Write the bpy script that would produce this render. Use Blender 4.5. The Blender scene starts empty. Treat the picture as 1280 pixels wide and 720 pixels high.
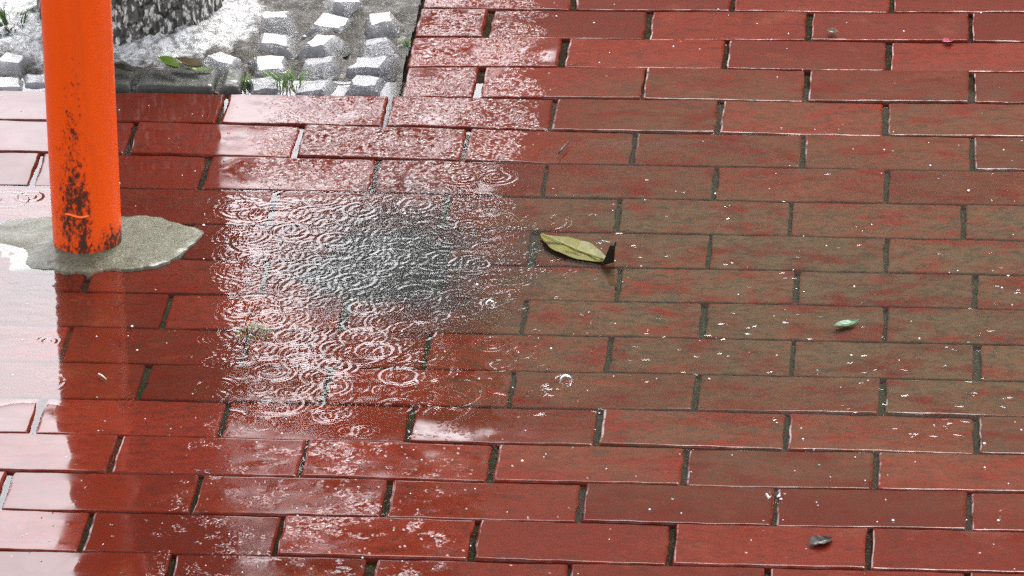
import bpy, bmesh, math, random
import numpy as np
from mathutils import Vector, Matrix
R = math.radians
rng = np.random.default_rng(7)
random.seed(7)
S = bpy.context.scene
COL = S.collection

# ------------------------------------------------------------------ camera
F, PITCH, ROLL, YAW, H = 6976.2, 0.42401, 0.014724, -0.080071, 2.70195   # pixels of a 1280 wide frame, radians, metres
L, W, X0, Y0 = 0.21, 0.099883, -0.568763, 6.894672                         # brick module and bond origin
_c, _s = math.cos(YAW), math.sin(YAW)
def w_of(v):                      # camera heading frame -> world
    return Vector((_c*v[0]+_s*v[1], -_s*v[0]+_c*v[1], v[2]))
fwd = w_of((0, math.cos(PITCH), -math.sin(PITCH)))
up0 = w_of((0, math.sin(PITCH), math.cos(PITCH)))
rt0 = w_of((1, 0, 0))
cr, sr = math.cos(ROLL), math.sin(ROLL)
right = rt0*cr - up0*sr
up = rt0*sr + up0*cr
cam = bpy.data.cameras.new('camera')
cam.sensor_width = 36; cam.lens = F*36/1280
cam.clip_start = 0.1; cam.clip_end = 2000
co = bpy.data.objects.new('camera', cam); COL.objects.link(co)
co.matrix_world = Matrix(((right.x, up.x, -fwd.x, 0), (right.y, up.y, -fwd.y, 0), (right.z, up.z, -fwd.z, H), (0, 0, 0, 1)))
S.camera = co
def at(px, py, z=0.0):            # point of the photograph -> world point at height z
    d = right*(px-640) - up*(py-360) + fwd*F
    t = (z-H)/d.z
    return Vector((d.x*t, d.y*t, z))
PX = 1/1020.0                     # metres per photograph pixel across, mid frame

# ------------------------------------------------------------------ sky, sun, exposure
SUN_EL, SUN_AZ = R(48), R(12)     # azimuth clockwise from +Y
wld = bpy.data.worlds.new('World'); S.world = wld; wld.use_nodes = True
nt = wld.node_tree; nt.nodes.clear()
sky = nt.nodes.new('ShaderNodeTexSky'); sky.sky_type = 'NISHITA'; sky.sun_disc = False
sky.sun_elevation = SUN_EL; sky.sun_rotation = SUN_AZ
sky.air_density = 1.0; sky.dust_density = 4.0; sky.ozone_density = 1.0
hs = nt.nodes.new('ShaderNodeHueSaturation'); hs.inputs['Saturation'].default_value = 0.25
bg = nt.nodes.new('ShaderNodeBackground'); bg.inputs['Strength'].default_value = 0.15
wo = nt.nodes.new('ShaderNodeOutputWorld')
nt.links.new(sky.outputs[0], hs.inputs['Color']); cm_ = nt.nodes.new('ShaderNodeMix'); cm_.data_type = 'RGBA'; cm_.blend_type = 'MULTIPLY'; cm_.inputs[0].default_value = 1; cm_.inputs[7].default_value = (.985, .985, 1.02, 1)
nt.links.new(hs.outputs[0], cm_.inputs[6]); nt.links.new(cm_.outputs[2], bg.inputs[0]); nt.links.new(bg.outputs[0], wo.inputs[0])
sl = bpy.data.lights.new('sun', 'SUN'); sl.energy = 0.6; sl.angle = R(20); sl.color = (1, .97, .93)
so = bpy.data.objects.new('sun', sl); COL.objects.link(so)
sd = Vector((math.sin(SUN_AZ)*math.cos(SUN_EL), math.cos(SUN_AZ)*math.cos(SUN_EL), math.sin(SUN_EL)))
so.rotation_euler = (-sd).to_track_quat('-Z', 'Y').to_euler(); so.location = sd*30
S.view_settings.view_transform = 'Standard'; S.view_settings.look = 'None'
S.view_settings.exposure = 2.3; S.view_settings.gamma = 1; S.view_settings.use_curve_mapping = False
S.render.engine = 'CYCLES'
S.cycles.max_bounces = 8; S.cycles.transparent_max_bounces = 12
S.cycles.sample_clamp_indirect = 3
S.cycles.use_denoising = False; S.cycles.use_adaptive_sampling = False

# ------------------------------------------------------------------ helpers
def vnoise(x, y, seed=0):         # smooth value noise in -1..1
    x = np.asarray(x, float); y = np.asarray(y, float)
    xi = np.floor(x).astype(np.int64); yi = np.floor(y).astype(np.int64)
    fx = x-xi; fy = y-yi
    fx = fx*fx*fx*(fx*(fx*6-15)+10); fy = fy*fy*fy*(fy*(fy*6-15)+10)
    def h(a, b):
        n = (a*374761393 + b*668265263 + seed*1442695041) & 0xFFFFFFFF
        n = ((n ^ (n >> 13))*1274126177) & 0xFFFFFFFF
        n = (n ^ (n >> 16)) & 0xFFFF
        return n/32767.5-1
    return (h(xi, yi)*(1-fx)+h(xi+1, yi)*fx)*(1-fy)+(h(xi, yi+1)*(1-fx)+h(xi+1, yi+1)*fx)*fy
def fbm(x, y, seed=0, oct=4):
    t = 0; a = 1; n = 0
    for i in range(oct):
        t = t+a*vnoise(x*2**i, y*2**i, seed+i*17); n += a; a *= .5
    return t/n
def sstep(a, b, x):
    t = np.clip((x-a)/(b-a), 0, 1); return t*t*(3-2*t)
def mesh_obj(name, V, Fc, mat, parent=None, smooth=True, attrs=None):
    V = np.asarray(V, dtype=np.float32)
    me = bpy.data.meshes.new(name)
    if isinstance(Fc, np.ndarray):
        n, k = Fc.shape
        me.vertices.add(len(V)); me.vertices.foreach_set('co', V.ravel())
        me.loops.add(n*k); me.loops.foreach_set('vertex_index', Fc.astype(np.int32).ravel())
        me.polygons.add(n); me.polygons.foreach_set('loop_start', np.arange(0, n*k, k, dtype=np.int32))
        me.update(calc_edges=True); me.validate()
    else:
        me.from_pydata([tuple(map(float, v)) for v in V], [], Fc)
    me.polygons.foreach_set('use_smooth', np.full(len(me.polygons), smooth, dtype=bool))
    for k, a in (attrs or {}).items():
        at_ = me.attributes.new(k, 'FLOAT', 'POINT'); at_.data.foreach_set('value', np.asarray(a, dtype=np.float32))
    me.materials.append(mat); me.update()
    o = bpy.data.objects.new(name, me); COL.objects.link(o)
    if parent: o.parent = parent
    return o
def tag(o, label=None, cat=None, group=None, kind=None):
    if label: o['label'] = label
    if cat: o['category'] = cat
    if group: o['group'] = group
    if kind: o['kind'] = kind
    return o
def empty(name, loc, label=None, cat=None, group=None):
    o = bpy.data.objects.new(name, None); COL.objects.link(o); o.location = loc; o.empty_display_size = .1
    return tag(o, label, cat, group)
def grid_faces(nx, ny, off=0, wrap=False):
    i = np.arange(nx-1 if not wrap else nx); j = np.arange(ny-1)
    I, J = np.meshgrid(i, j, indexing='ij'); I = I.ravel(); J = J.ravel(); I2 = (I+1) % nx
    return np.stack([I*ny+J, I2*ny+J, I2*ny+J+1, I*ny+J+1], 1)+off
def tube(pts, rad, n=10, cap=True):
    V = []; Fc = []
    pts = [Vector(p) for p in pts]
    for i, p in enumerate(pts):
        d = (pts[min(i+1, len(pts)-1)]-pts[max(i-1, 0)]).normalized()
        a = d.orthogonal().normalized() if i == 0 else (a-d*a.dot(d)).normalized()
        b = d.cross(a)
        r = rad[i] if hasattr(rad, '__len__') else rad
        for k in range(n):
            t = 2*math.pi*k/n; V.append(p+a*math.cos(t)*r+b*math.sin(t)*r)
    for i in range(len(pts)-1):
        for k in range(n):
            Fc.append((i*n+k, i*n+(k+1) % n, (i+1)*n+(k+1) % n, (i+1)*n+k))
    if cap:
        Fc.append(tuple(reversed(range(n)))); Fc.append(tuple(range((len(pts)-1)*n, len(pts)*n)))
    return V, Fc
def boxes(bs):                    # list of (x0,x1,y0,y1,z0,z1)
    V = []; Fc = []
    for (a, b, c, d, e, f) in bs:
        o = len(V)
        V += [(a, c, e), (b, c, e), (b, d, e), (a, d, e), (a, c, f), (b, c, f), (b, d, f), (a, d, f)]
        Fc += [tuple(o+i for i in q) for q in ((3, 2, 1, 0), (4, 5, 6, 7), (0, 1, 5, 4), (1, 2, 6, 5), (2, 3, 7, 6), (3, 0, 4, 7))]
    return V, Fc

# node material helper -------------------------------------------------------
class NM:
    def __init__(s, name):
        s.m = bpy.data.materials.new(name); s.m.use_nodes = True; s.t = s.m.node_tree
        s.t.nodes.clear(); s.out = s.n('ShaderNodeOutputMaterial')
    def n(s, typ, **kw):
        x = s.t.nodes.new(typ)
        for k, v in kw.items(): setattr(x, k, v)
        return x
    def put(s, sock, v):
        if isinstance(v, bpy.types.NodeSocket): s.t.links.new(v, sock)
        elif isinstance(v, tuple) and len(v) == 3 and sock.type == 'RGBA': sock.default_value = (*v, 1)
        else: sock.default_value = v
    def math(s, op, a, b=0.0, c=None, clamp=False):
        x = s.n('ShaderNodeMath', operation=op, use_clamp=clamp); s.put(x.inputs[0], a); s.put(x.inputs[1], b)
        if c is not None: s.put(x.inputs[2], c)
        return x.outputs[0]
    def mix(s, f, a, b):
        x = s.n('ShaderNodeMix', data_type='RGBA'); s.put(x.inputs[0], f); s.put(x.inputs[6], a); s.put(x.inputs[7], b); return x.outputs[2]
    def lerp(s, f, a, b):
        x = s.n('ShaderNodeMix', data_type='FLOAT'); s.put(x.inputs[0], f); s.put(x.inputs[2], a); s.put(x.inputs[3], b); return x.outputs[0]
    def step(s, v, a, b, lo=0.0, hi=1.0):
        x = s.n('ShaderNodeMapRange', interpolation_type='SMOOTHSTEP'); s.put(x.inputs[0], v)
        for i, k in enumerate((a, b, lo, hi)): s.put(x.inputs[i+1], k)
        return x.outputs[0]
    def pos(s, scale=(1, 1, 1), obj=False):
        if obj: o = s.n('ShaderNodeTexCoord').outputs['Object']
        else: o = s.n('ShaderNodeNewGeometry').outputs['Position']
        x = s.n('ShaderNodeMapping'); s.put(x.inputs[0], o); x.inputs['Scale'].default_value = scale; return x.outputs[0]
    def noise(s, vec, scale, detail=3.0, rough=.55, dist=0.0):
        x = s.n('ShaderNodeTexNoise'); s.put(x.inputs['Vector'], vec)
        x.inputs['Scale'].default_value = scale; x.inputs['Detail'].default_value = detail
        x.inputs['Roughness'].default_value = rough; x.inputs['Distortion'].default_value = dist
        return x.outputs[0]
    def voro(s, vec, scale, feat='F1', rnd=1.0, out=0):
        x = s.n('ShaderNodeTexVoronoi', feature=feat); s.put(x.inputs['Vector'], vec)
        x.inputs['Scale'].default_value = scale; x.inputs['Randomness'].default_value = rnd; return x.outputs[out]
    def attr(s, name):
        return s.n('ShaderNodeAttribute', attribute_name=name).outputs['Fac']
    def bump(s, h, dist, strength=1.0, normal=None):
        x = s.n('ShaderNodeBump'); s.put(x.inputs['Height'], h); x.inputs['Distance'].default_value = dist
        s.put(x.inputs['Strength'], strength)
        if normal is not None: s.put(x.inputs['Normal'], normal)
        return x.outputs[0]
    def bsdf(s, **kw):
        x = s.n('ShaderNodeBsdfPrincipled')
        for k, v in kw.items(): s.put(x.inputs[k.replace('_', ' ')], v)
        s.t.links.new(x.outputs[0], s.out.inputs[0]); return x

# ------------------------------------------------------------------ paving layout, in brick units (u along the courses, v across them)
def uv_of(x, y): return (np.asarray(x)-X0)/L, (Y0-np.asarray(y))/W
ROWV = np.array([-40, 0, 1, 2, 3, 4, 5, 6, 7, 8, 9, 10, 11, 12, 13, 14, 15, 16, 17, 18, 80.])
DV = np.array([0, -.03, -.03, -.01, .02, .005, .01, .03, .035, .065, .05, .025, .035, .025, .03, .005, -.03, -.08, -.09, -.08, 0])
DU = {1: -.01, 2: -.01, 3: .0, 4: -.012, 5: 0, 6: .005, 7: -.042, 8: .005, 9: .02, 10: .02, 11: .022, 12: .02, 13: .018, 14: -.004, 15: -.02, 16: -.03, 17: -.03}
def vline(v, u):                  # true position of course line v (uneven laying)
    sl = np.interp(v, [-5, 0, 1.5, 3, 4.5], [-.045, -.045, -.04, -.03, 0])
    return v+np.interp(v, ROWV, DV)+np.clip(u, -2, 5)*sl*np.where(np.asarray(u) > 0, 1, .4)
def height(x, y):                 # sag of the paving: below 0 it lies under the standing water
    u, v = uv_of(x, y)
    top = 5.25+1.35*sstep(.55, -.25, u)+.12*np.sin(u*2.3)
    bot = 12.75+.18*np.sin(u*1.7+.5)-.35*sstep(-.9, -2.2, u)
    c = (top+bot)/2; wd = (bot-top)/2
    q = ((v-c)/wd)**2-1
    q = np.where(q > 0, 1.35*np.tanh(q/1.1), q)
    h = .0036*q
    h = h+.0010*fbm(x*3.1, y*3.1, 5, 3)
    h = h+.010*(sstep(5.2, 7.5, u)+sstep(-3.6, -5.5, u))
    return h
PIT_U, PIT_V = -.47, 3.46
def in_pit(u, v): return (u < PIT_U) & (v < PIT_V) & (u > -6.5) & (v > -9.6)

# ------------------------------------------------------------------ brick material
def brick_material():
    m = NM('wet_red_paver')
    rnd, edge, silt, sub = m.attr('rnd'), m.attr('edge'), m.attr('silt'), m.attr('sub')
    P = m.pos()
    st = m.noise(m.pos((1, 1.8, 1)), 26, 5, .65)           # kiln streaks along the brick
    cl = m.noise(P, 9, 4, .6, .4)
    gr = m.noise(m.pos((1, 1.6, 1)), 240, 3, .7)
    col = m.mix(rnd, (.062, .0072, .0034), (.116, .0155, .0078))
    col = m.mix(m.step(st, .5, .78), col, (.050, .0105, .0065))
    col = m.mix(m.step(cl, .55, .75, 0, .65), col, (.125, .032, .015))
    col = m.mix(m.step(gr, .55, .8, 0, .45), col, (.045, .008, .005))
    st2 = m.noise(m.pos((1, 1.7, 1)), 62, 6, .72, .6)
    col = m.mix(m.step(st2, .48, .70, 0, .6), col, (.036, .0105, .0065))
    col = m.mix(m.step(m.noise(m.pos((1, 2.4, 1)), 120, 4, .75), .42, .70, 0, .5), col, (.040, .009, .006))
    # silt and algae left by standing water
    n1 = m.noise(m.pos((1, 1.7, 1)), 13, 6, .68, .3)
    sm = m.math('MULTIPLY', silt, m.step(n1, .33, .57), clamp=True)
    n2 = m.noise(m.pos((1, 2.2, 1)), 75, 4, .7)
    sm = m.math('MULTIPLY', sm, m.lerp(m.step(n2, .35, .65), .72, 1.0), clamp=True)
    sc = m.mix(m.noise(P, 6, 3), (.044, .034, .019), (.076, .048, .025))
    col = m.mix(sm, col, sc)
    col = m.mix(m.math('MULTIPLY', m.math('MULTIPLY', silt, m.step(st2, .46, .62)), .7), col, (.024, .022, .013))
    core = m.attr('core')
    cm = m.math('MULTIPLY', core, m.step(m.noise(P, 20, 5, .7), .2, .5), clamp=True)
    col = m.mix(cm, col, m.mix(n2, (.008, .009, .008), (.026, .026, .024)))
    # water film
    dry = m.math('SUBTRACT', 1.0, sub)
    damp = m.noise(m.pos((1, 1.4, 1)), 14, 4, .62, .6)
    pool = m.math('MULTIPLY', m.step(damp, .40, .60), m.step(edge, .98, .55), clamp=True)
    crough = m.lerp(pool, .085, .025)
    # rain pitted film: drop craters in the thin water, over faint wavelets
    VP = m.pos((1, .8, 1))
    vn = m.n('ShaderNodeTexVoronoi'); m.put(vn.inputs['Vector'], VP); vn.inputs['Scale'].default_value = 190
    vd = vn.outputs[0]; vc = m.n('ShaderNodeSeparateColor'); m.put(vc.inputs[0], vn.outputs[1])
    on = m.math('LESS_THAN', vc.outputs[0], m.math('MULTIPLY', m.attr('rain'), m.lerp(m.noise(P, 24, 3, .6), -.3, .9)))
    pit = m.math('MULTIPLY', m.step(vd, .42, .05), m.math('MULTIPLY', on, m.step(vc.outputs[1], .2, 1.0, .15, 1.0)))
    patch = m.step(m.math('ADD', m.noise(P, 17, 4, .65, .5), m.math('MULTIPLY', m.attr('rain'), .42)), .68, .88)
    spat = m.step(m.noise(m.pos((.8, .75, 1)), 165, 2, .55, .5), .46, .62)
    nz = m.noise(m.pos((1, .8, 1)), 90, 2, .5, .6)
    hgt = m.math('ADD', m.math('MULTIPLY', pit, .35), m.math('MULTIPLY', nz, m.math('MULTIPLY', m.attr('rain'), .14)))
    hgt = m.math('ADD', hgt, m.math('MULTIPLY', m.math('MULTIPLY', spat, patch), 1.0))
    cn = m.bump(hgt, .00065, dry)
    rim = m.math('MULTIPLY', m.step(edge, .88, .93), m.step(m.noise(P, 30, 4, .7), .38, .58), clamp=True)
    bn = m.bump(m.noise(P, 420, 4, .7), .0010, .5)
    m.bsdf(Base_Color=col, Roughness=m.lerp(sub, .55, .75), Specular_IOR_Level=.0, IOR=1.5,
           Normal=bn, Coat_Weight=m.math('MULTIPLY', dry, m.math('MULTIPLY', m.lerp(pool, .92, 1.0), m.lerp(rim, 1.0, .12))), Coat_Roughness=crough, Coat_IOR=1.33, Coat_Normal=cn)
    return m.m
M_BRICK = brick_material()

# ------------------------------------------------------------------ pavement bricks
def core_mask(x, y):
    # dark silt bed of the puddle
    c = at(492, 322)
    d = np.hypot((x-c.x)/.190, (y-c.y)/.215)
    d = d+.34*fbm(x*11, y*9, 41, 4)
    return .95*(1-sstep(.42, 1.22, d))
def rain_mask(x, y):
    a = at(455, 330)
    v = (Y0-y)/W
    return .06+.80*(1-sstep(.13, .20, np.abs(x-a.x)))*(1-.58*sstep(8, 14, v))*(1-.25*sstep(3.4, 2.0, v))
def build_pavement():
    gx_, gy_ = .0063, .0026
    Vs, Fs = [], []; A = {k: [] for k in ('rnd', 'edge', 'silt', 'sub', 'core', 'rain')}
    off = 0
    for n in range(-34, 62):
        half = 0.0 if n % 2 else .5
        for k in range(-18, 19):
            uc = k+half+DU.get(n, 0)*(1 if -4 < k < 6 else .5)
            u0, u1 = uc, uc+1
            um = uc+.5
            fine = (-5 < um < 6) and (-3 < n < 21)
            # keep clear of the tree pit, cutting bricks at its edges
            if n < 3.5 and n > -9.5:
                if um > PIT_U-.55 and um < PIT_U+.55 and um > -5:
                    if u1 < PIT_U+.12: continue
                    if u0 < PIT_U: u0 = PIT_U+.01
                elif -6.5 < um < PIT_U: continue
            b = .0026
            nx, ny = (30, 18) if fine else (6, 6)
            lx = (u1-u0)*L
            if lx < .03: continue
            # local coordinates in metres from the brick's corner
            w_ = W
            def line(cnt, ln):
                if cnt == 6: return np.array([0, b, b+.002, ln-b-.002, ln-b, ln])
                e = np.array([0, .0004, .0011, .0026, .0036]); inner = np.linspace(.0036, ln-.0036, cnt-8)
                return np.concatenate([e[:4], inner, (ln-e[:4])[::-1]])
            xa = line(nx, lx-gx_); ya = line(ny, w_-gy_)
            jit = rng.normal(0, 1, 6)
            XX, YY = np.meshgrid(xa, ya, indexing='ij')
            nxx, nyy = XX.shape
            dx = np.minimum(XX, xa[-1]-XX); dy = np.minimum(YY, ya[-1]-YY)
            a1 = np.clip(1-dx/b, 0, 1); a2 = np.clip(1-dy/b, 0, 1)
            rr = np.clip(np.hypot(a1, a2), 0, 1)
            zb = -b*(1-np.sqrt(np.clip(1-rr*rr, 0, 1)))
            wx = X0+u0*L+gx_/2+XX*(1+jit[1]*.0035)+jit[0]*.0009
            vv = n-.5+ (w_-gy_-YY+gy_/2)/W         # YY grows away from camera
            wy = Y0-W*vline(vv, (wx-X0)/L)
            if fine:
                wx = wx+(.0012*vnoise(wx*45+jit[1]*50, wy*45, 3)+.0006*vnoise(wx*160, wy*160, 6))*np.clip(1-dx/.02, 0, 1)
                wy = wy+(.0010*vnoise(wx*45, wy*45+jit[2]*50, 4)+.0004*vnoise(wx*130, wy*130, 7))*np.clip(1-dy/.02, 0, 1)
                # rounded corners
            cx_, cy_ = (xa[-1]/2, ya[-1]/2)
            h = height(wx, wy)
            hc = float(height(np.array(X0+um*L), np.array(Y0-W*n)))
            drain = 1 if hc > 0 else .5
            z = h+zb*(1+(.6 if fine else 0)*vnoise(wx*70, wy*70, 14))+drain*(jit[3]*.0006+jit[4]*.0007*(XX-cx_)/cx_+jit[5]*.00035*(YY-cy_)/cy_)
            z = z-.0005*(1-((XX-cx_)/cx_)**2)*(1-((YY-cy_)/cy_)**2)
            if fine: z = z+.00035*fbm(wx*28, wy*28, 9, 3)
            top = np.stack([wx, wy, z], -1).reshape(-1, 3)
            Fg = grid_faces(nxx, nyy, off)
            # skirt
            idx = np.arange(nxx*nyy).reshape(nxx, nyy)
            loop = np.concatenate([idx[:, 0], idx[-1, 1:], idx[-2::-1, -1], idx[0, -2:0:-1]])
            sk = top[loop].copy(); sk[:, 2] = sk[:, 2]-.03
            m_ = len(loop); base = off+nxx*nyy
            q = np.arange(m_); q2 = (q+1) % m_
            Fk = np.stack([off+loop[q2], off+loop[q], base+q, base+q2], 1)
            V = np.concatenate([top, sk]); Vs.append(V); Fs += [Fg, Fk]
            off += len(V)
            ed = 1-np.minimum(dx/.035, dy/.028).clip(0, 1).ravel()
            ed = np.concatenate([ed, np.ones(m_)])
            xx, yy = V[:, 0], V[:, 1]; u, v = uv_of(xx, yy)
            hh = np.concatenate([z.ravel()-zb.ravel(), np.full(m_, -.02)])
            A['rnd'].append(np.full(len(V), rng.random())); A['edge'].append(ed)
            subm = sstep(.0006, -.0006, hh); A['sub'].append(subm)
            sil = sstep(5.0, 7.2, v)*(1-sstep(11.2, 14.2, v))
            sil = sil*(.10+.90*sstep(-.3, 1.0, u))*np.where(u > -.3, 1, .9)
            sil = np.maximum(sil, .55*sstep(1.5, 4.0, v)*(1-sstep(13, 16, v))*sstep(.2, 1.2, u))*(.75+.5*rng.random())
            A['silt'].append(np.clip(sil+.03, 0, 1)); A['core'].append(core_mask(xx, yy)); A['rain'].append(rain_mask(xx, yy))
    o = mesh_obj('pavement', np.concatenate(Vs), np.concatenate(Fs), M_BRICK, attrs={k: np.concatenate(v) for k, v in A.items()})
    tag(o, 'wet red brick paving laid in running bond', 'pavement', kind='structure')
    return o
build_pavement()

# jointing bed between the bricks
m = NM('wet_jointing_sand'); P = m.pos()
flood = m.attr('flood')
jc = m.mix(m.noise(P, 90, 4, .7), (.008, .006, .004), (.032, .026, .018))
jg = m.mix(m.noise(P, 70, 4, .7), (.012, .013, .007), (.036, .036, .021))
jc = m.mix(flood, jc, jg)
gm = m.step(m.noise(P, 34, 5, .7), .50, .66)
jc = m.mix(m.math('MULTIPLY', gm, .7), jc, (.020, .027, .008))
jc = m.mix(m.step(m.noise(P, 330, 2, .6), .60, .70, 0, .8), jc, (.085, .075, .055))
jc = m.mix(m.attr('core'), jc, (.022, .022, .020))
m.bsdf(Base_Color=jc, Roughness=.8, Specular_IOR_Level=.0, Normal=m.bump(m.noise(P, 260, 4, .7), .004, .8))
xs = np.arange(-2.1, 1.2, .012); ys = np.arange(4.7, 7.8, .012)
XX, YY = np.meshgrid(xs, ys, indexing='ij'); u, v = uv_of(XX, YY)
hz = height(XX, YY)-.0062+.0016*fbm(XX*40, YY*40, 12, 3)
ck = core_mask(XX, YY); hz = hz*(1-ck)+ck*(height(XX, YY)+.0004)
hz = np.where(in_pit(u-.06, v+.1), hz-.02, hz)
tag(mesh_obj('jointing_sand', np.stack([XX, YY, hz], -1).reshape(-1, 3), grid_faces(len(xs), len(ys)), m.m,
    attrs={'flood': sstep(.001, -.001, height(XX, YY)).ravel(), 'core': ck.ravel()}), 'dark wet sand in the joints between red bricks', 'sand', kind='structure')

# ------------------------------------------------------------------ standing water with rain rings
m = NM('puddle_water')
fr = m.n('ShaderNodeFresnel'); m.put(fr.inputs['IOR'], m.lerp(m.n('ShaderNodeNewGeometry').outputs['Backfacing'], 1.33, 1/1.33))   # water film: same reflectance from either side
tr = m.n('ShaderNodeBsdfTransparent'); tr.inputs[0].default_value = (.985, .985, .975, 1)
gl = m.n('ShaderNodeBsdfGlossy'); m.put(gl.inputs['Roughness'], m.attr('fine')); gl.inputs[0].default_value = (1, 1, 1, 1)
mx = m.n('ShaderNodeMixShader')
m.put(mx.inputs[0], fr.outputs[0]); m.put(mx.inputs[1], tr.outputs[0]); m.put(mx.inputs[2], gl.outputs[0]); m.put(m.out.inputs[0], mx.outputs[0])
M_WATER = m.m
def build_water():
    dx, dy = .0015, .0021
    xs = np.arange(-1.45, .55, dx); ys = np.arange(5.35, 6.60, dy)
    XX, YY = np.meshgrid(xs, ys, indexing='ij')
    Z = np.zeros_like(XX)
    def ring(cx, cy, r, amp, lam, wd, inner=True, arc=0.0):
        ext = r+3*wd
        i0, i1 = np.searchsorted(xs, [cx-ext, cx+ext]); j0, j1 = np.searchsorted(ys, [cy-ext, cy+ext])
        if i1 <= i0 or j1 <= j0: return
        rr = np.hypot(XX[i0:i1, j0:j1]-cx, YY[i0:i1, j0:j1]-cy)
        z = amp*np.exp(-((rr-r)/wd)**2)*np.cos(2*np.pi*(rr-r)/lam)
        if inner: z = z+.5*amp*np.exp(-((rr-r*.45)/(wd*.7))**2)*np.cos(2*np.pi*(rr-r*.45)/(lam*.8))
        if arc:               # worn rings, broken by their neighbours
            an = np.arctan2(YY[i0:i1, j0:j1]-cy, XX[i0:i1, j0:j1]-cx)
            p1, p2 = rng.random(2)*6.28
            z = z*(1-arc+arc*np.clip(.5+.5*np.cos(an-p1)+.35*np.cos(3*an-p2), 0, 1.2))
        Z[i0:i1, j0:j1] += z
    big = [(383, 360, 33), (372, 422, 24), (377, 451, 19), (420, 458, 19), (345, 268, 32), (325, 302, 34), (330, 330, 26), (395, 340, 22),
           (455, 385, 16), (490, 322, 24), (553, 322, 18), (10, 250, 24), (36, 246, 16), (300, 262, 26), (580, 222, 14), (470, 438, 22),
           (560, 492, 40), (540, 508, 46), (420, 300, 20), (365, 290, 22), (440, 350, 18), (350, 480, 40), (300, 385, 20), (600, 330, 14),
           (335, 398, 22), (500, 470, 22), (520, 255, 20), (450, 262, 20), (612, 378, 9), (707, 474, 10), (330, 235, 26)]
    for (px, py, r) in big:
        p = at(px, py); ring(p.x, p.y, r*PX, .00031 if r < 38 else .00013, .0095, .0058, r < 38, .35 if r < 30 else .9)
    Zc = Z.copy(); Z[:] = 0
    c = at(478, 320)
    for i in range(1500):         # the dripping zone, beaten into a fine chop
        a = rng.random()*2*np.pi; q = math.sqrt(rng.random())
        x = c.x+q*math.cos(a)*.19; y = c.y+q*math.sin(a)*.235
        ring(x, y, rng.uniform(.001, .016), rng.uniform(.00001, .00006), rng.uniform(.0036, .0075), rng.uniform(.0025, .005), False, 1.0)
    Zk = Z.copy(); Z[:] = 0
    c = at(400, 360)
    for i in range(300):
        x = c.x-.03+rng.normal(0, .125); y = c.y+rng.normal(0, .26)
        ring(x, y, rng.uniform(.004, .030), rng.uniform(.00006, .00026), rng.uniform(.006, .0105), rng.uniform(.004, .0065), True, .7)
    cmk = core_mask(XX, YY)
    Z[:] = (Z+Zc)*(1-.40*cmk)+1.5*Zk
    for i in range(130):
        p = at(rng.uniform(640, 1300), rng.uniform(190, 560))
        ring(p.x, p.y, rng.uniform(.004, .022), rng.uniform(.00004, .00015), .0075, .005, False)
    for i in range(50):
        p = at(rng.uniform(-60, 300), rng.uniform(230, 500))
        ring(p.x, p.y, rng.uniform(.005, .03), rng.uniform(.00002, .00007), .0085, .006)
    # short broken wavelets on the calmer right side
    cl_ = [(rng.uniform(640, 1300), rng.uniform(200, 560)) for _ in range(60)]
    for i in range(430):
        q_ = cl_[rng.integers(60)] if i % 3 else (rng.uniform(600, 1300), rng.uniform(180, 570))
        p = at(q_[0]+rng.normal(0, 16), q_[1]+rng.normal(0, 9))
        r = rng.uniform(.004, .02); ext = r+.012
        i0, i1 = np.searchsorted(xs, [p.x-ext, p.x+ext]); j0, j1 = np.searchsorted(ys, [p.y-ext, p.y+ext])
        if i1 <= i0 or j1 <= j0: continue
        ddx = XX[i0:i1, j0:j1]-p.x; ddy = YY[i0:i1, j0:j1]-p.y; rr = np.hypot(ddx, ddy)
        a0 = rng.choice([1.57, -1.57])+rng.normal(0, .5); da = np.angle(np.exp(1j*(np.arctan2(ddy, ddx)-a0)))
        Z[i0:i1, j0:j1] += rng.uniform(.00012, .00046)*np.exp(-((rr-r)/.0045)**2)*np.cos(2*np.pi*(rr-r)/.0075)*np.exp(-(da/.5)**2)
    Z += .00009*cmk*(vnoise(XX*150+3*vnoise(XX*60, YY*60, 27), YY*150, 24)+.45*vnoise(XX*260, YY*210, 25))*(.3+1.5*np.abs(vnoise(XX*45, YY*45, 26)))
    fine = .045+.04*cmk
    # wind wavelets
    chop = vnoise(XX*70, YY*150, 21)*.6+vnoise(XX*35, YY*80, 22)
    gust = np.clip(fbm(XX*5, YY*7, 23, 3)*1.6+.35, 0, 1)
    Z += .00012*chop*gust
    return tag(mesh_obj('puddle_water', np.stack([XX, YY, Z], -1).reshape(-1, 3), grid_faces(len(xs), len(ys)), M_WATER, attrs={'fine': fine.ravel()}),
               'shallow rain puddle with ripple rings over brick paving', 'water', kind='structure')
build_water()

# ------------------------------------------------------------------ outlying ground
m = NM('wet_asphalt'); P = m.pos()
m.bsdf(Base_Color=m.mix(m.noise(P, 30, 5, .7), (.035, .035, .036), (.065, .063, .06)), Roughness=.35, Normal=m.bump(m.noise(P, 300, 3), .004, .5))
tag(mesh_obj('ground', [(-300, -300, -.045), (300, -300, -.045), (300, 300, -.045), (-300, 300, -.045)], [(0, 1, 2, 3)], m.m, smooth=False),
    'wet dark asphalt ground beyond the paving', 'ground', kind='structure')

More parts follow.
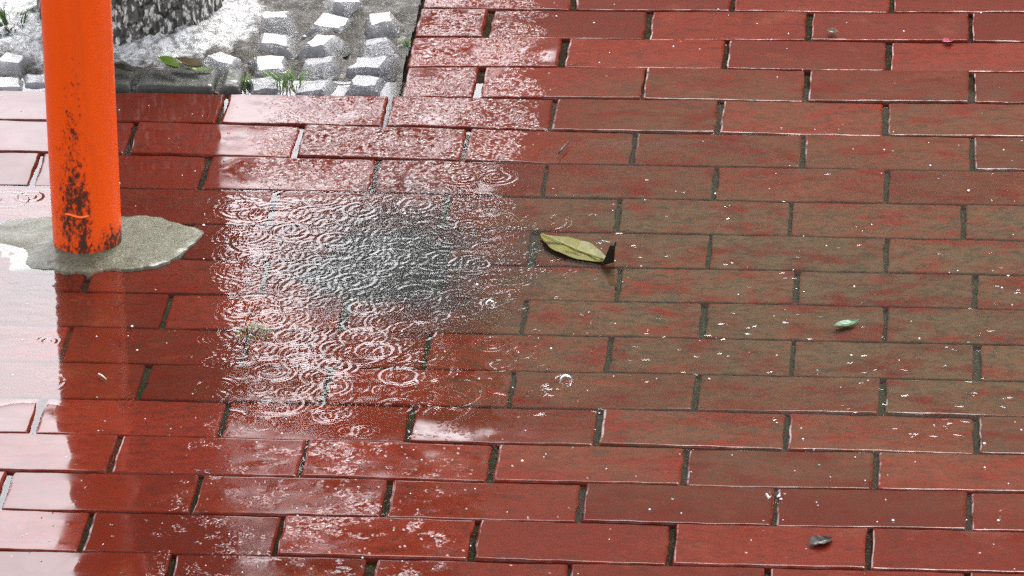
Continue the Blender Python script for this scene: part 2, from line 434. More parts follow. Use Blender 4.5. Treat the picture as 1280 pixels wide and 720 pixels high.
# ------------------------------------------------------------------ tree pit
TR = at(152, 62); TR.y += .118; TR.x -= .0095                # trunk axis on the ground
m = NM('limewashed_pit_soil'); P = m.pos()
dirt_shade = m.attr('dirt_shade')
n = m.noise(P, 34, 6, .7, .5)
dm = m.step(m.math('ADD', n, m.math('MULTIPLY', dirt_shade, .55)), .55, .86)
col = m.mix(m.step(m.noise(P, 85, 5, .75), .36, .60), (.13, .13, .12), (.52, .52, .50))
col = m.mix(dm, col, m.mix(m.noise(P, 120, 3), (.016, .014, .009), (.060, .053, .038)))
m.bsdf(Base_Color=col, Roughness=.4, Normal=m.bump(m.noise(P, 150, 5, .7), .006, .8), Coat_Weight=m.math('MULTIPLY', m.lerp(dm, 1.0, .5), m.step(m.noise(P, 55, 4, .65), .34, .50)), Specular_IOR_Level=.1, Coat_Roughness=.06, Coat_IOR=1.33,
       Coat_Normal=m.bump(m.noise(P, 100, 5, .7), .0085, 1.0))
xs = np.arange(X0-6.4*L, X0+(PIT_U-.0)*L-.001, .006); ys = np.arange(Y0-3.44*W, Y0+9.4*W, .006)
XX, YY = np.meshgrid(xs, ys, indexing='ij')
dt = np.hypot(XX-TR.x, YY-TR.y)
Z = -.010+.026*np.exp(-((dt-.10)/.11)**2)*(dt > 0)+.010*fbm(XX*22, YY*22, 31, 4)+.009*fbm(XX*60, YY*60, 33, 3)
Z = np.where(dt < .1, .02, Z)
pe = at(470, 70)
dirtv = np.clip(1.3*sstep(.15, .23, dt)*(1-.5*sstep(-.02, -.10, XX-TR.x))+.6*sstep(Y0-3.0*W, Y0-3.4*W, YY), 0, 1)
tag(mesh_obj('tree_pit_soil', np.stack([XX, YY, Z], -1).reshape(-1, 3), grid_faces(len(xs), len(ys)), m.m, attrs={'dirt_shade': dirtv.ravel()}),
    'wet whitish soil around the tree trunk', 'soil', kind='structure')

# setts: little truncated pyramids of granite
m = NM('wet_granite_sett'); P = m.pos()
sp = m.noise(P, 330, 3, .8)
dk = m.math('MULTIPLY', m.attr('dirt_shade'), m.step(m.noise(P, 110, 4, .7), .30, .55), clamp=True)  # dark flanks of the setts: shade mixed into the colour, broken by noise
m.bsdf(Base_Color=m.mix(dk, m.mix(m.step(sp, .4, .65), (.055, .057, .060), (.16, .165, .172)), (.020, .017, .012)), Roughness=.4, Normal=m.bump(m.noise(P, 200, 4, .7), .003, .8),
       Coat_Weight=.8, Coat_Roughness=.10, Coat_IOR=1.33, Coat_Normal=m.bump(m.noise(P, 150, 5, .7), .0075, 1.0))
M_SETT = m.m
m = NM('wet_pale_sett'); P = m.pos()
dk = m.math('MULTIPLY', m.attr('dirt_shade'), m.step(m.noise(P, 110, 4, .7), .30, .55), clamp=True)  # same painted side shade for the pale setts
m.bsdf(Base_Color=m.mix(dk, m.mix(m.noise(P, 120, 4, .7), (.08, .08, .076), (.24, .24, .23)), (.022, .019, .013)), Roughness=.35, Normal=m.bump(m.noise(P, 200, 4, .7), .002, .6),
       Coat_Weight=1.0, Coat_Roughness=.06, Coat_IOR=1.33, Coat_Normal=m.bump(m.noise(P, 150, 5, .7), .0075, 1.0))
M_SETTW = m.m
def sett(px, py, label, mat, tilt=(0, 0), yaw=0, sc=1.0, top=(.031, .030), base=(.058, .066), hh=.021, z=0.0):
    n = 13; r = np.linspace(-1, 1, n)
    V = []
    AX, AY = np.meshgrid(r, r, indexing='ij')
    ring = np.maximum(abs(AX), abs(AY))
    jx, jy = rng.normal(0, .0016, 2)
    prof = np.interp(ring, [0, .5, .62, 1.0], [hh, hh, hh*.86, -.012])
    sx = np.interp(ring, [0, .5, .62, 1.0], [0, top[0]/2, top[0]/2*1.12, base[0]/2]); sy = np.interp(ring, [0, .5, .62, 1.0], [0, top[1]/2, top[1]/2*1.12, base[1]/2])
    q = np.where(ring > 0, ring, 1)
    seed = int(rng.integers(1000))
    x = AX/q*sx; y = AY/q*sy
    x = x+(.0030)*vnoise(AX*2.2+seed, AY*2.2, seed)+jx*ring; y = y+(.0030)*vnoise(AX*2.2, AY*2.2+seed, seed+1)+jy*ring
    side_shade = np.clip((ring-.55)/.35, 0, 1)  # mask for shade painted on the sloping sides, darkest towards the base
    zz = prof+(.0012)*vnoise(AX*2.5, AY*2.5, seed+2)
    o = mesh_obj('granite_sett', np.stack([x*sc, y*sc, zz*sc], -1).reshape(-1, 3), grid_faces(n, n), mat, smooth=False, attrs={'dirt_shade': side_shade.ravel()})
    p = at(px, py, .012+z); p.z = -.004+z
    o.location = p; o.rotation_euler = (tilt[0], tilt[1], yaw)
    return tag(o, label, 'sett', 'granite setts in the tree pit')
t = lambda: (rng.normal(0, .07), rng.normal(0, .08))
SETTS = [
 (457, 101, 'grey sett at the pit corner against the brick edge, nearest the camera', M_SETT, 1.05),
 (461, 75, 'grey sett directly behind the corner sett, beside the brick edge', M_SETT, 1.05),
 (470, 48, 'dark flat-topped sett beside the brick edge, third back from the corner', M_SETT, 1.0),
 (476, 22, 'white-glazed sett beside the brick edge, fourth back from the corner', M_SETTW, 1.0),
 (394, 103, 'grey sett in the front row, between the corner sett and the larger grass tuft', M_SETT, 1.0),
 (399, 74, 'grey sett in the second row with a dark gap on its right', M_SETT, 1.05),
 (402, 47, 'white wet sett in the third row, one in from the brick edge', M_SETTW, 1.0),
 (412, 21, 'large bright white sett in the fourth row, one in from the brick edge', M_SETTW, 1.1),
 (328, 100, 'mottled grey sett in the front row between the two grass tufts', M_SETT, .95),
 (337, 73, 'mottled sett in the second row behind the grass tufts', M_SETTW, 1.0),
 (341, 44, 'tall white sett in the third row with a dark hollow in front', M_SETTW, 1.15),
 (346, 20, 'bright white sett in the fourth row, to the right of the trunk', M_SETTW, 1.15),
 (278, 67, 'half-buried white sett just right of the curled green leaf', M_SETTW, 1.05),
 (10, 98, 'pale sett at the left frame edge in the front row of the pit', M_SETTW, 1.0),
 (14, 72, 'bright white sett left of the orange pole in the second row', M_SETTW, 1.1),
 (44, 92, 'pale sett touching the left side of the orange pole in the photo', M_SETTW, .85),
 (430, -4, 'white sett cut by the top frame edge, nearest the brick edge', M_SETTW, 1.0),
]
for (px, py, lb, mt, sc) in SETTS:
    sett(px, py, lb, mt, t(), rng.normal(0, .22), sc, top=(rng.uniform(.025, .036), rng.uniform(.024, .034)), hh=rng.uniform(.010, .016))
# kerb stones along the front of the pit
m = NM('wet_dark_kerb'); P = m.pos()
m.bsdf(Base_Color=m.mix(m.noise(P, 60, 5, .7), (.018, .020, .016), (.062, .062, .052)), Roughness=.35, Normal=m.bump(m.noise(P, 160, 4, .7), .003, .6),
       Coat_Weight=m.step(m.noise(P, 90, 3, .6), .52, .66, .1, .9), Specular_IOR_Level=.1, Coat_Roughness=.12, Coat_IOR=1.33)
def kerb(x0, x1, label):
    a, b = at(x0, 112), at(x1, 112)
    ln = b.x-a.x-.004
    nx = 24; ny = 10; b_ = .006
    xa = np.concatenate([[0, .0012, .003, b_], np.linspace(b_, ln-b_, nx)[1:-1], ln-np.array([b_, .003, .0012, 0])])
    ya = np.concatenate([[0, .0012, .003, b_], np.linspace(b_, .058, ny)[1:-1], [.058+b_-.003, .058+b_]])
    XX, YY = np.meshgrid(xa, ya, indexing='ij')
    dd = np.hypot(np.clip(1-np.minimum(XX, ln-XX)/b_, 0, 1), np.clip(1-np.minimum(YY, ya[-1]-YY)/b_, 0, 1)).clip(0, 1)
    Z = .010-b_*(1-np.sqrt(1-dd**2))+.0016*fbm(XX*30+x0, YY*30, 51, 3)
    V = np.stack([XX, YY+.0015*vnoise(XX*30+x0, YY*20, 8), Z], -1)
    n0, n1 = XX.shape; idx = np.arange(n0*n1).reshape(n0, n1)
    loop = np.concatenate([idx[:, 0], idx[-1, 1:], idx[-2::-1, -1], idx[0, -2:0:-1]])
    V = V.reshape(-1, 3); sk = V[loop].copy(); sk[:, 2] = -.04
    q = np.arange(len(loop)); q2 = (q+1) % len(loop)
    Fk = np.stack([loop[q2], loop[q], len(V)+q, len(V)+q2], 1)
    o = mesh_obj('kerb_stone', np.concatenate([V, sk]), np.concatenate([grid_faces(n0, n1), Fk]), m.m)
    o.location = (a.x, Y0-3.43*W, 0)
    tag(o, label, 'kerb stone', 'kerb stones along the front of the tree pit')
kerb(171, 273, 'longest dark grey kerb stone, in front of the curled green leaf')
kerb(58, 168, 'dark grey kerb stone behind the orange pole')
kerb(276, 306, 'short kerb stone end beside the small grass tuft')

# ------------------------------------------------------------------ tree
m = NM('wet_lichen_bark'); P = m.pos((1, 1, .55), obj=True)
sz_ = m.n('ShaderNodeSeparateXYZ'); m.put(sz_.inputs[0], m.n('ShaderNodeTexCoord').outputs['Object']); zc_ = sz_.outputs[2]
v1 = m.voro(m.pos((1, 1, .35), obj=True), 60, 'DISTANCE_TO_EDGE')
n1 = m.noise(P, 120, 4, .7); n2 = m.noise(m.pos((1, 1, .6), obj=True), 14, 4, .6)
col = m.mix(m.step(n1, .35, .7), (.018, .017, .014), (.075, .068, .055))
lm = m.math('MULTIPLY', m.step(m.noise(P, 150, 4, .65), .50, .60), m.math('MULTIPLY', m.step(n2, .28, .60, .35, 1.0), m.step(zc_, .42, .16, .06, 1.0)), clamp=True)
col = m.mix(lm, col, (.46, .45, .40))
m.bsdf(Base_Color=col, Roughness=.55, Normal=m.bump(m.math('ADD', m.step(v1, 0, .12), m.math('MULTIPLY', n1, .8)), .006, .9), Specular_IOR_Level=.5)
M_BARK = m.m
m = NM('dark_green_foliage')
m.bsdf(Base_Color=m.mix(m.noise(m.pos(), 3, 3), (.035, .062, .016), (.075, .11, .03)), Roughness=.45)
M_LEAF = m.m
def leaf_cloud(cx, cy, cz, rx, ry, rz, n, size, seed):
    g = np.random.default_rng(seed)
    # clumps spread through the crown, leaves spread through each clump
    nc = max(12, n//60)
    d = g.normal(size=(nc, 3)); d /= np.linalg.norm(d, axis=1)[:, None]
    C = d*(g.random((nc, 1))**.45)*np.array([rx, ry, rz])+np.array([cx, cy, cz])
    k = g.integers(nc, size=n)
    c = C[k]+g.normal(size=(n, 3))*np.array([.13*rx, .13*ry, .11*rz])
    a = g.normal(size=(n, 3)); a[:, 2] -= .5; a /= np.linalg.norm(a, axis=1)[:, None]
    b = np.cross(a, g.normal(size=(n, 3))); b /= np.linalg.norm(b, axis=1)[:, None]
    s = size*g.uniform(.7, 1.3, (n, 1))
    V = np.stack([c-a*s, c+b*s*.36, c+a*s, c-b*s*.36], 1).reshape(-1, 3)
    return V, np.arange(4*n).reshape(n, 4)
def make_tree(name, loc, r0, h, crown, label, group, seed, fine=False, nleaf=9000, lsize=.09):
    root = empty(name, loc, label, 'tree', group)
    n, k = (150, 260) if fine else (24, 30)
    th = np.linspace(0, 2*np.pi, n, endpoint=False)
    zz = (np.linspace(0, 1, k)**1.6)*h-.03
    T, Zz = np.meshgrid(th, zz, indexing='ij')
    rr = r0*(1-.25*Zz/h)*(1+.10*np.exp(-np.clip(Zz, 0, None)/.16))
    rr = rr*(1+.04*np.sin(T*3+1)+.02*np.sin(T*7+Zz*3))
    if fine: rr = rr+.0045*fbm(np.cos(T)*9+Zz*3, np.sin(T)*9+Zz*2+5, 61, 3)+.003*fbm(T*18, Zz*40, 62, 3)*sstep(0, .3, 6.28-T)*sstep(0, .3, T)
    lean = .01*Zz*Zz/h
    V = np.stack([rr*np.cos(T)+lean, rr*np.sin(T)+.03*np.sin(Zz), Zz], -1).reshape(-1, 3)
    mesh_obj('trunk', V, grid_faces(n, k, wrap=True), M_BARK, root)
    g = np.random.default_rng(seed)
    (cz, rx, ry, rz) = crown
    for i in range(7):
        a = i*2*math.pi/7+g.uniform(-.3, .3); st = Vector((0.02*h, .02, h*g.uniform(.8, .98)))
        en = Vector((math.cos(a)*rx*.7, math.sin(a)*ry*.7, cz+g.uniform(-.2, .5)*rz)); md = (st+en)/2+Vector((0, 0, .3))
        v, f = tube([st, st.lerp(md, .5), md, md.lerp(en, .6), en], [r0*.45, r0*.36, r0*.26, r0*.16, r0*.05], 8)
        mesh_obj('limb', v, f, M_BARK, root)
    V, f = leaf_cloud(0, 0, cz, rx, ry, rz, nleaf, lsize, seed)
    mesh_obj('crown', V, f, M_LEAF, root, smooth=False)
    return root
make_tree('street_tree', (TR.x, TR.y, 0), .112, 2.9, (4.6, 2.4, 2.4, 1.5), 'rough dark tree trunk flecked with pale lichen, behind the orange pole', None, 3, fine=True, nleaf=9000, lsize=.10)

# ------------------------------------------------------------------ beyond the frame: what the wet ground mirrors
def ray_at(px, y):               # x where the mirrored view ray of photo column px reaches distance y
    a = at(px, 360); k = (y-0)/a.y
    return a.x*k
bx = ray_at(618, 14.0)
m = NM('pale_render_wall'); P = m.pos()
m.bsdf(Base_Color=m.mix(m.noise(P, 2.0, 5, .6), (.42, .37, .30), (.52, .46, .38)), Roughness=.8)
M_WALL = m.m
m = NM('dark_window_glass'); m.bsdf(Base_Color=(.03, .035, .04), Roughness=.05)
M_GLASS = m.m
m = NM('white_window_frame'); m.bsdf(Base_Color=(.7, .7, .68), Roughness=.5)
M_FRAME = m.m
b = empty('building', (bx, 14, 0), 'long pale rendered building facing the pavement', 'building')
BH = 5.15
v, f = boxes([(0, 16, 0, 8, -.04, BH)]); mesh_obj('wall', v, f, M_WALL, b, smooth=False)
v, f = boxes([(-.15, 16.15, -.15, 8.15, BH+.003, BH+.25)]); mesh_obj('roof', v, f, M_FRAME, b, smooth=False)
for i in range(4):
    x = 2.2+i*3.6
    for z0 in (.9,):
        v, f = boxes([(x, x+1.3, -.03, -.002, z0, z0+.08), (x, x+1.3, -.03, -.002, z0+1.42, z0+1.5), (x, x+.07, -.03, -.002, z0+.083, z0+1.417), (x+1.23, x+1.3, -.03, -.002, z0+.083, z0+1.417)])
        w = mesh_obj('window', v, f, M_FRAME, b, smooth=False)
        v, f = boxes([(x+.07, x+1.23, -.014, -.004, z0+.083, z0+1.417)]); mesh_obj('pane', v, f, M_GLASS, w, smooth=False)
make_tree('background_tree', (ray_at(490, 20.0), 20.0, 0), .12, 5.2, (7.25, .86, .86, 1.38), 'tall narrow leafy tree far behind the street tree', None, 11, nleaf=7500, lsize=.06)

# ------------------------------------------------------------------ orange pole with its concrete footing
PB = at(103.5, 321); PB.y += .0405; PR = .0412
pole = empty('orange_pole', (PB.x, PB.y, 0), 'orange painted steel pole with rusty chipped base', 'pole')
m = NM('orange_paint'); P = m.pos(obj=True)
sx = m.n('ShaderNodeSeparateXYZ'); m.put(sx.inputs[0], m.n('ShaderNodeTexCoord').outputs['Object'])
ox, oz = sx.outputs[0], sx.outputs[2]
zm = m.step(oz, .36, .02, 0, 1)
xm = m.step(m.math('ABSOLUTE', m.math('ADD', ox, .008)), .034, .004)
low = m.step(oz, .05, .0)
xm = m.math('MAXIMUM', xm, m.math('MULTIPLY', low, .85))
dens = m.math('MULTIPLY', zm, xm)
chip = m.math('MULTIPLY', m.noise(m.pos((1, 1, .55), obj=True), 230, 4, .7), 1.0)
cl = m.noise(m.pos((1, 1, .5), obj=True), 40, 3, .6)
val = m.math('ADD', m.math('ADD', chip, m.math('MULTIPLY', cl, .6)), m.math('MULTIPLY', dens, .33))
ch = m.step(val, 1.05, 1.17)
ch = m.math('MULTIPLY', ch, m.step(dens, .05, .2))
grime = m.math('MULTIPLY', m.step(oz, .19, .0), m.step(m.noise(P, 20, 4, .6), .3, .7), clamp=True)
col = m.mix(m.noise(m.pos((1, 1, .15), obj=True), 30, 3), (.60, .056, .0010), (.72, .072, .0016))
col = m.mix(m.math('MULTIPLY', m.math('MULTIPLY', grime, xm), .7), col, (.42, .045, .006))
bleed = m.math('MULTIPLY', m.step(val, .95, 1.09), m.step(dens, .05, .3))
col = m.mix(m.math('MULTIPLY', bleed, .75), col, (.30, .030, .006))
run = m.step(m.noise(m.pos((1, 1, .03), obj=True), 75, 4, .6), .52, .78, 0, .6)
col = m.mix(run, col, (.48, .06, .008))
col = m.mix(ch, col, m.mix(m.noise(P, 200, 3), (.016, .009, .006), (.085, .026, .012)))
m.bsdf(Base_Color=col, Roughness=m.lerp(ch, m.lerp(m.noise(m.pos((1, 1, .2), obj=True), 60, 4, .6), .15, .55), .8), Normal=m.bump(m.math('MULTIPLY', ch, -1.0), .0008, .8), Coat_Weight=.25, Coat_Roughness=.15, Specular_IOR_Level=.15)
M_ORANGE = m.m
n, k = 96, 60
T, Zz = np.meshgrid(np.linspace(0, 2*np.pi, n, endpoint=False), np.concatenate([np.linspace(-.02, .6, k-6), np.linspace(.7, 2.6, 6)]), indexing='ij')
rr = PR+.0005*np.sin(2*T+Zz*4)
mesh_obj('pipe', np.stack([rr*np.cos(T), rr*np.sin(T), Zz], -1).reshape(-1, 3), grid_faces(n, k, wrap=True), M_ORANGE, pole)
tc = []
v, f = tube([(math.cos(a)*PR*1.005, math.sin(a)*PR*1.005, .053+.0012*math.sin(a*9)) for a in np.linspace(R(-118), R(-76), 14)], [.0006]+[.0015]*12+[.0006], 8)
m = NM('bare_orange_weld'); m.bsdf(Base_Color=(.80, .12, .006), Roughness=.35)
mesh_obj('weld_bead', v, f, m.m, pole)
v, f = tube([(0, 0, 2.598), (0, 0, 2.61), (0, 0, 2.625)], [PR*1.03, PR*1.03, PR*.6], 48); mesh_obj('end_cap', v, f, M_ORANGE, pole)

m = NM('worn_wet_concrete'); P = m.pos()
n1 = m.noise(P, 45, 6, .7); n2 = m.noise(P, 12, 4, .6)
col = m.mix(n1, (.046, .046, .026), (.130, .126, .084))
col = m.mix(m.step(n2, .5, .75, 0, .6), col, (.07, .082, .04))
col = m.mix(m.step(m.noise(P, 260, 3, .65), .56, .66), col, (.030, .031, .022))
col = m.mix(m.step(m.noise(P, 330, 3, .65), .60, .68), col, (.22, .22, .18))
col = m.mix(m.step(m.noise(P, 30, 5, .75), .52, .70, 0, .8), col, (.035, .036, .020))
m.bsdf(Base_Color=col, Roughness=.5, Normal=m.bump(n1, .004, .7), Coat_Weight=.28, Coat_Roughness=.18, Coat_IOR=1.33, Specular_IOR_Level=.1, Coat_Normal=m.bump(m.noise(P, 90, 3), .0006, .4))
poly = [(256, 289), (249, 300), (236, 310), (215, 322), (190, 334), (165, 337), (140, 336), (110, 340), (75, 338), (40, 336), (5, 333), (-28, 322), (-40, 305), (-20, 289), (5, 279), (40, 272), (80, 270), (120, 271), (160, 269), (205, 273), (235, 280)]
cpx = (104, 305)
ang = []; rad = []
c0 = at(*cpx)
for q in poly:
    d = at(*q)-c0; ang.append(math.atan2(d.y, d.x)); rad.append(math.hypot(d.x, d.y))
o_ = np.argsort(ang); ang = np.array(ang)[o_]; rad = np.array(rad)[o_]
n, k = 180, 30
th = np.linspace(-np.pi, np.pi, n, endpoint=False); rb = np.interp(th, ang, rad, period=2*np.pi)
rb = rb*(1+.04*vnoise(th*6, th*0, 71)+.018*vnoise(th*17, th*0, 72)+.006*vnoise(th*43, th*0, 74))
tt = np.concatenate([np.linspace(.02, .93, k-5), [.96, .985, 1.0, 1.005, 1.01]])
TH, TT = np.meshgrid(np.arange(n), tt, indexing='ij')
XX = c0.x+rb[TH]*TT*np.cos(th[TH]); YY = c0.y+rb[TH]*TT*np.sin(th[TH])
ZZ = .0004+.0048*(1-TT**1.5)-.0062*sstep(-.035, -.10, XX-c0.x)*sstep(.02, -.02, YY-c0.y+.01)+.0016*fbm(XX*40, YY*40, 73, 4)
ZZ = ZZ-.0006*sstep(.96, 1.0, TT); ZZ = np.where(TT >= 1.004, -.008-(TT-1)*.5, ZZ)
tag(mesh_obj('concrete_footing', np.stack([XX, YY, ZZ], -1).reshape(-1, 3), grid_faces(n, len(tt), wrap=True), m.m),
    'rough olive-grey patch of concrete around the base of the orange pole', 'footing')

# ------------------------------------------------------------------ fallen leaves, grass and litter
def leaf_mat(name, c1, c2, spot=None, rough=.4, coat=.15):
    m = NM(name); P = m.pos(obj=True)
    col = m.mix(m.noise(P, 60, 4, .6), c1, c2)
    if spot: col = m.mix(m.step(m.noise(P, 45, 2, .5), .62, .68), col, spot)
    m.bsdf(Base_Color=col, Roughness=rough, Coat_Weight=coat, Specular_IOR_Level=.06, Coat_Roughness=.05, Coat_IOR=1.33, Normal=m.bump(m.noise(P, 300, 2), .0004, .4))
    return m.m
def blade(length, width, fold, bend, nl=26, nw=9, twist=0.0, curl=0.0, tip=.35):
    t = np.linspace(0, 1, nl); s = np.linspace(-1, 1, nw)
    T, Sg = np.meshgrid(t, s, indexing='ij')
    wv = width/2*np.sin(np.pi*np.clip(T, 0, 1)**(.75+tip*.3))**1.15*(1-.1*T)
    x = T*length; y = Sg*wv
    z = fold*abs(Sg)*wv+bend(T)+.03*wv*np.sin(T*22+Sg*3)
    a = twist*(T-.5); y, z = y*np.cos(a)-z*np.sin(a)*0, z+y*np.sin(a)
    z0 = np.stack([x, y, z], -1).reshape(-1, 3)
    return z0, grid_faces(nl, nw)
# the big yellow-green leaf floating on the puddle
A, B = at(675, 295), at(766, 332)
d = B-A; ln = d.length
LEAF = leaf_mat('yellow_green_leaf', (.062, .062, .004), (.100, .088, .008), (.022, .015, .004))
big = empty('fallen_leaf', A+Vector((0, 0, .0006)), 'long yellow-green fallen leaf with dark upturned stem, floating on the puddle', 'leaf', 'fallen leaves on the wet paving')
big.rotation_euler.z = math.atan2(d.y, d.x)
v, f = blade(ln, .048, .10, lambda T: .0022*(1-T)**4+.011*np.clip((T-.7)/.3, 0, 1)**3, nl=48, nw=15, twist=.3)
lb = mesh_obj('leaf_blade', v, f, LEAF, big)
v, f = tube([(ln*.02, 0, .004), (ln*.25, 0, .0022), (ln*.55, 0, .0012), (ln*.9, 0, .003)], [.0005, .0009, .0012, .0014], 6)
mesh_obj('midrib', v, f, leaf_mat('pale_leaf_rib', (.16, .155, .04), (.2, .19, .06)), big)
DARKLEAF = leaf_mat('dark_leaf_underside', (.010, .008, .006), (.022, .016, .009))
v = []; f = []
# curled base of the blade standing up, then the stalk
sN = 12
for i in range(sN):
    q = i/(sN-1)
    hgt = .026*q**1.3
    wdt = .010*(1-q)**.8+.0006
    v += [(ln*.93+.006*q, -wdt-.001, hgt*.98), (ln*.93+.012*q+.004*(1-q), wdt*.6, hgt)]
for i in range(sN-1): f.append((2*i, 2*i+1, 2*i+3, 2*i+2))
mesh_obj('curled_leaf_base', v, f, DARKLEAF, big)
v, f = tube([(ln*.97, 0, .012), (ln*.975+.004, .001, .021), (ln*.98+.006, .002, .031)], [.0013, .0011, .0012], 7)
mesh_obj('stalk', v, f, DARKLEAF, big)
GLEAF = leaf_mat('fresh_green_leaf', (.010, .050, .016), (.028, .095, .036))
def small_leaf(p0, p1, width, mat, label, cat='leaf', z=.0008, fold=.3, bend=.003, group='fallen leaves on the wet paving', name='fallen_leaf'):
    a, b_ = at(*p0, z), at(*p1, z); dd = b_-a; l_ = dd.length
    v, f = blade(l_, width, fold, lambda T: bend*(2*T-1)**2, 16, 7)
    o = mesh_obj(name, v, f, mat); o.location = a; o.rotation_euler.z = math.atan2(dd.y, dd.x)
    return tag(o, label, cat, group)
small_leaf((1042, 410), (1075, 401), .016, GLEAF, 'small fresh green leaflet lying alone on the bricks at the right', z=.0008)
CG = leaf_mat('curled_green_leaf', (.05, .095, .008), (.10, .15, .015))
BRN = leaf_mat('brown_leaf', (.05, .035, .018), (.10, .075, .04))
small_leaf((197, 76), (226, 90), .020, CG, 'curled bright green leaf on the kerb stone beside the trunk', z=.020, fold=.9, bend=.006)
small_leaf((218, 78), (256, 88), .020, BRN, 'curled brown leaf lying against the bright green leaf near the trunk', z=.018, fold=.7, bend=.007)
small_leaf((226, 89), (272, 86), .010, CG, 'thin olive leaf lying flat along the kerb stone', z=.014, fold=.3, bend=.003)
small_leaf((140, 84), (172, 92), .018, DARKLEAF, 'blackened leaf on the kerb just right of the pole', z=.016, fold=.5, bend=.004)
PET = leaf_mat('pink_petal', (.16, .012, .03), (.26, .03, .05), rough=.4)
small_leaf((1178, 54), (1192, 52), .016, PET, 'tiny pink petal on a brick edge at top right', 'petal', z=.0045, fold=.5, bend=.002, group=None, name='flower_petal')
small_leaf((1012, 684), (1042, 674), .022, DARKLEAF, 'shredded dark wet leaf scrap near the bottom right', z=.0045, fold=.5, bend=.003)
small_leaf((1034, 40), (1048, 42), .018, BRN, 'little grey-brown leaf crumb on a brick at top right', z=.007, fold=.5, bend=.003)
def twig(pts, r, mat, label, z=.004):
    P_ = [at(x, y, z) for x, y in pts]
    v, f = tube(P_, [r*.7]+[r]*(len(P_)-2)+[r*.5], 7)
    v = [q-P_[0] for q in v]
    o = mesh_obj('twig', v, f, mat); o.location = P_[0]
    tag(o, label, 'twig', 'twigs and straws on the paving')
STRAW = leaf_mat('pale_straw', (.45, .40, .30), (.55, .50, .4)); TWIG = leaf_mat('dark_twig', (.03, .014, .01), (.06, .03, .02))
twig([(698, 192), (703, 186), (707, 182), (712, 176)], .0015, TWIG, 'short dark twig on a brick right of the tree pit', .006)
twig([(123, 467), (127, 469), (133, 474)], .0010, STRAW, 'pale bit of straw on the dark bricks below the pole', .002)
GR = leaf_mat('grass_green', (.06, .13, .02), (.14, .24, .05), rough=.5)
GRP = leaf_mat('pale_wet_grass', (.11, .15, .06), (.25, .29, .17), rough=.5)
GRD = leaf_mat('dark_weed_green', (.02, .05, .012), (.05, .09, .02), rough=.5)
def tuft(px, py, n, spread, ht, mat, label, z=0.0, seed=1, wd=.0022):
    g = np.random.default_rng(seed); V = []; Fc = []
    for i in range(n):
        a = g.random()*6.28; r = spread*math.sqrt(g.random())*.5
        p = np.array([r*math.cos(a), r*math.sin(a), 0]); dr = np.array([math.cos(a+g.normal(0, .6)), math.sin(a+g.normal(0, .6)), 0]); sd_ = np.array([-dr[1], dr[0], 0])
        l_ = ht*g.uniform(.5, 1.2); lean = g.uniform(.3, 1.3)
        o0 = len(V)
        for j in range(5):
            q = j/4; w_ = wd*(1-q)**.7*.5+.0001
            c = p+dr*lean*l_*q*q+np.array([0, 0, l_*q*(1-.35*lean*q*.6)])
            V += [c-sd_*w_, c+sd_*w_]
        for j in range(4): Fc.append((o0+2*j, o0+2*j+1, o0+2*j+3, o0+2*j+2))
    o = mesh_obj('grass_tuft', V, Fc, mat); o.location = at(px, py, z)
    tag(o, label, 'grass tuft', 'grass tufts between the paving')
tuft(302, 108, 34, .032, .014, GR, 'small bright grass tuft at the kerb end, left of the other pit tuft', 0, 1)
tuft(357, 106, 60, .045, .016, GR, 'larger grass tuft between setts and the bricks at the pit edge', 0, 2)
tuft(318, 417, 70, .038, .007, GRP, 'pale grass tuft standing in the puddle water', -.001, 3, .0016)
tuft(12, 42, 60, .045, .03, GRD, 'dark green weed left of the trunk in the pit', .0, 4, .005)
tuft(509, 58, 10, .010, .012, GR, 'tiny yellow-green sprout in the joint at the pit corner edge', .0, 5)

# bubbles and a splash
m = NM('clear_bubble')
fr = m.n('ShaderNodeFresnel'); fr.inputs['IOR'].default_value = 1.2
tr = m.n('ShaderNodeBsdfTransparent'); gl = m.n('ShaderNodeBsdfGlossy'); gl.inputs['Roughness'].default_value = .03
mx = m.n('ShaderNodeMixShader'); m.put(mx.inputs[0], fr.outputs[0]); m.put(mx.inputs[1], tr.outputs[0]); m.put(mx.inputs[2], gl.outputs[0]); m.put(m.out.inputs[0], mx.outputs[0])
M_BUB = m.m
def bubble(px, py, r, label):
    n, k = 24, 10
    T, Q = np.meshgrid(np.linspace(0, 2*np.pi, n, endpoint=False), np.linspace(.02, 1, k), indexing='ij')
    x = r*np.sin(Q*np.pi/2)*np.cos(T); y = r*np.sin(Q*np.pi/2)*np.sin(T); z = r*.85*np.cos(Q*np.pi/2)
    fl = r*1.35
    o = mesh_obj('rain_bubble', np.stack([x, y, z], -1).reshape(-1, 3), grid_faces(n, k, wrap=True), M_BUB); o.location = at(px, py, 0)
    tag(o, label, 'bubble', 'bubbles on the puddle')
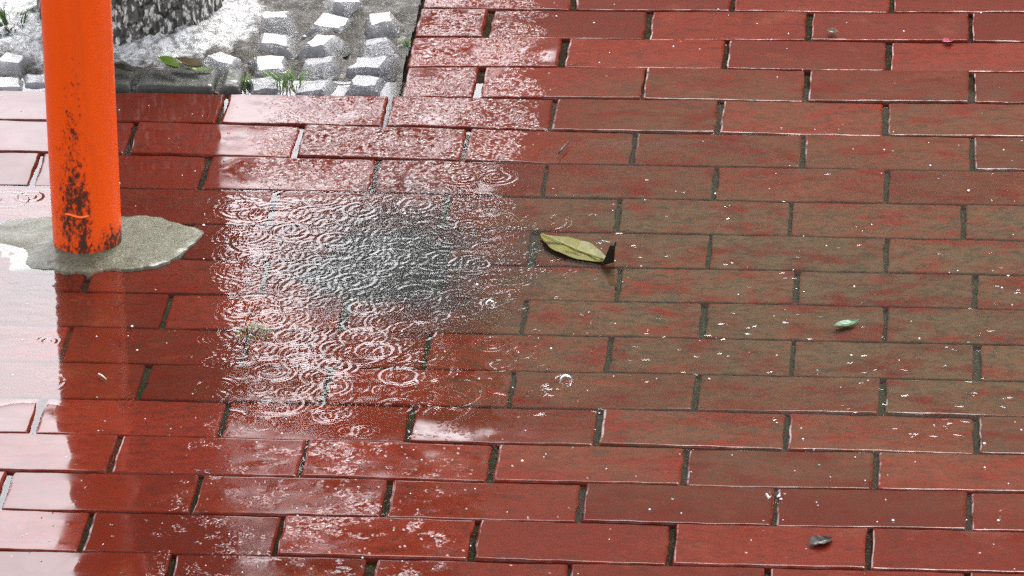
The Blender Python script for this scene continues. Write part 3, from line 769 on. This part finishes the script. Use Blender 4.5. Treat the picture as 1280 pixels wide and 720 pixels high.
bubble(708, 475, .0075, 'clear rain bubble on a flooded brick, below the yellow-green leaf')
bubble(613, 380, .006, 'clear rain bubble at the right edge of the rippled puddle')
def splash(px, py, r, label, z):
    V = []; Fc = []
    g = np.random.default_rng(int(px))
    n, k = 30, 6
    T, Q = np.meshgrid(np.arange(n), np.linspace(0, 1, k), indexing='ij'); th = T/n*2*np.pi
    spk = (.5+.5*np.abs(np.sin(th*4.5+1)))*(1+.3*g.random(n)[T])
    rr = r*(.55+.45*Q**1.5); zz = r*.55*Q*spk
    V = np.stack([rr*np.cos(th), rr*np.sin(th), zz], -1).reshape(-1, 3)
    o = mesh_obj('rain_splash', V, grid_faces(n, k, wrap=True), M_BUB); o.location = at(px, py, z)
    tag(o, label, 'splash', 'raindrop splashes')
splash(966, 622, .008, 'crown-shaped raindrop splash on a brick joint at lower right', .003)
splash(515, 541, .005, 'little raindrop splash at a brick joint below the puddle', .002)
# rain beads lying on the bricks
m = NM('water_bead'); m.bsdf(Base_Color=(.6, .6, .6), Roughness=.06, IOR=1.33, Specular_IOR_Level=.8, Coat_Weight=1.0, Coat_Roughness=.05)
V = []; Fc = []; off = 0
for i in range(330):
    px, py = rng.uniform(-40, 1320), rng.uniform(-20, 740)
    p = at(px, py); u, v = uv_of(p.x, p.y)
    if in_pit(u, v): continue
    z = max(float(height(p.x, p.y)), 0)
    r = rng.choice([.0007, .0009, .0012, .0016], p=[.55, .3, .12, .03])
    T, Q = np.meshgrid(np.linspace(0, 2*np.pi, 8, endpoint=False), np.linspace(.05, 1.1, 5), indexing='ij')
    Vq = np.stack([p.x+r*np.sin(Q*np.pi/2)*np.cos(T), p.y+r*np.sin(Q*np.pi/2)*np.sin(T), z+r*.8*np.cos(Q*np.pi/2)], -1).reshape(-1, 3)
    V.append(Vq); Fc.append(grid_faces(8, 5, off, wrap=True)); off += len(Vq)
tag(mesh_obj('rain_beads', np.concatenate(V), np.concatenate(Fc), m.m), 'fine beads of rain scattered over the bricks', 'raindrops', kind='stuff')
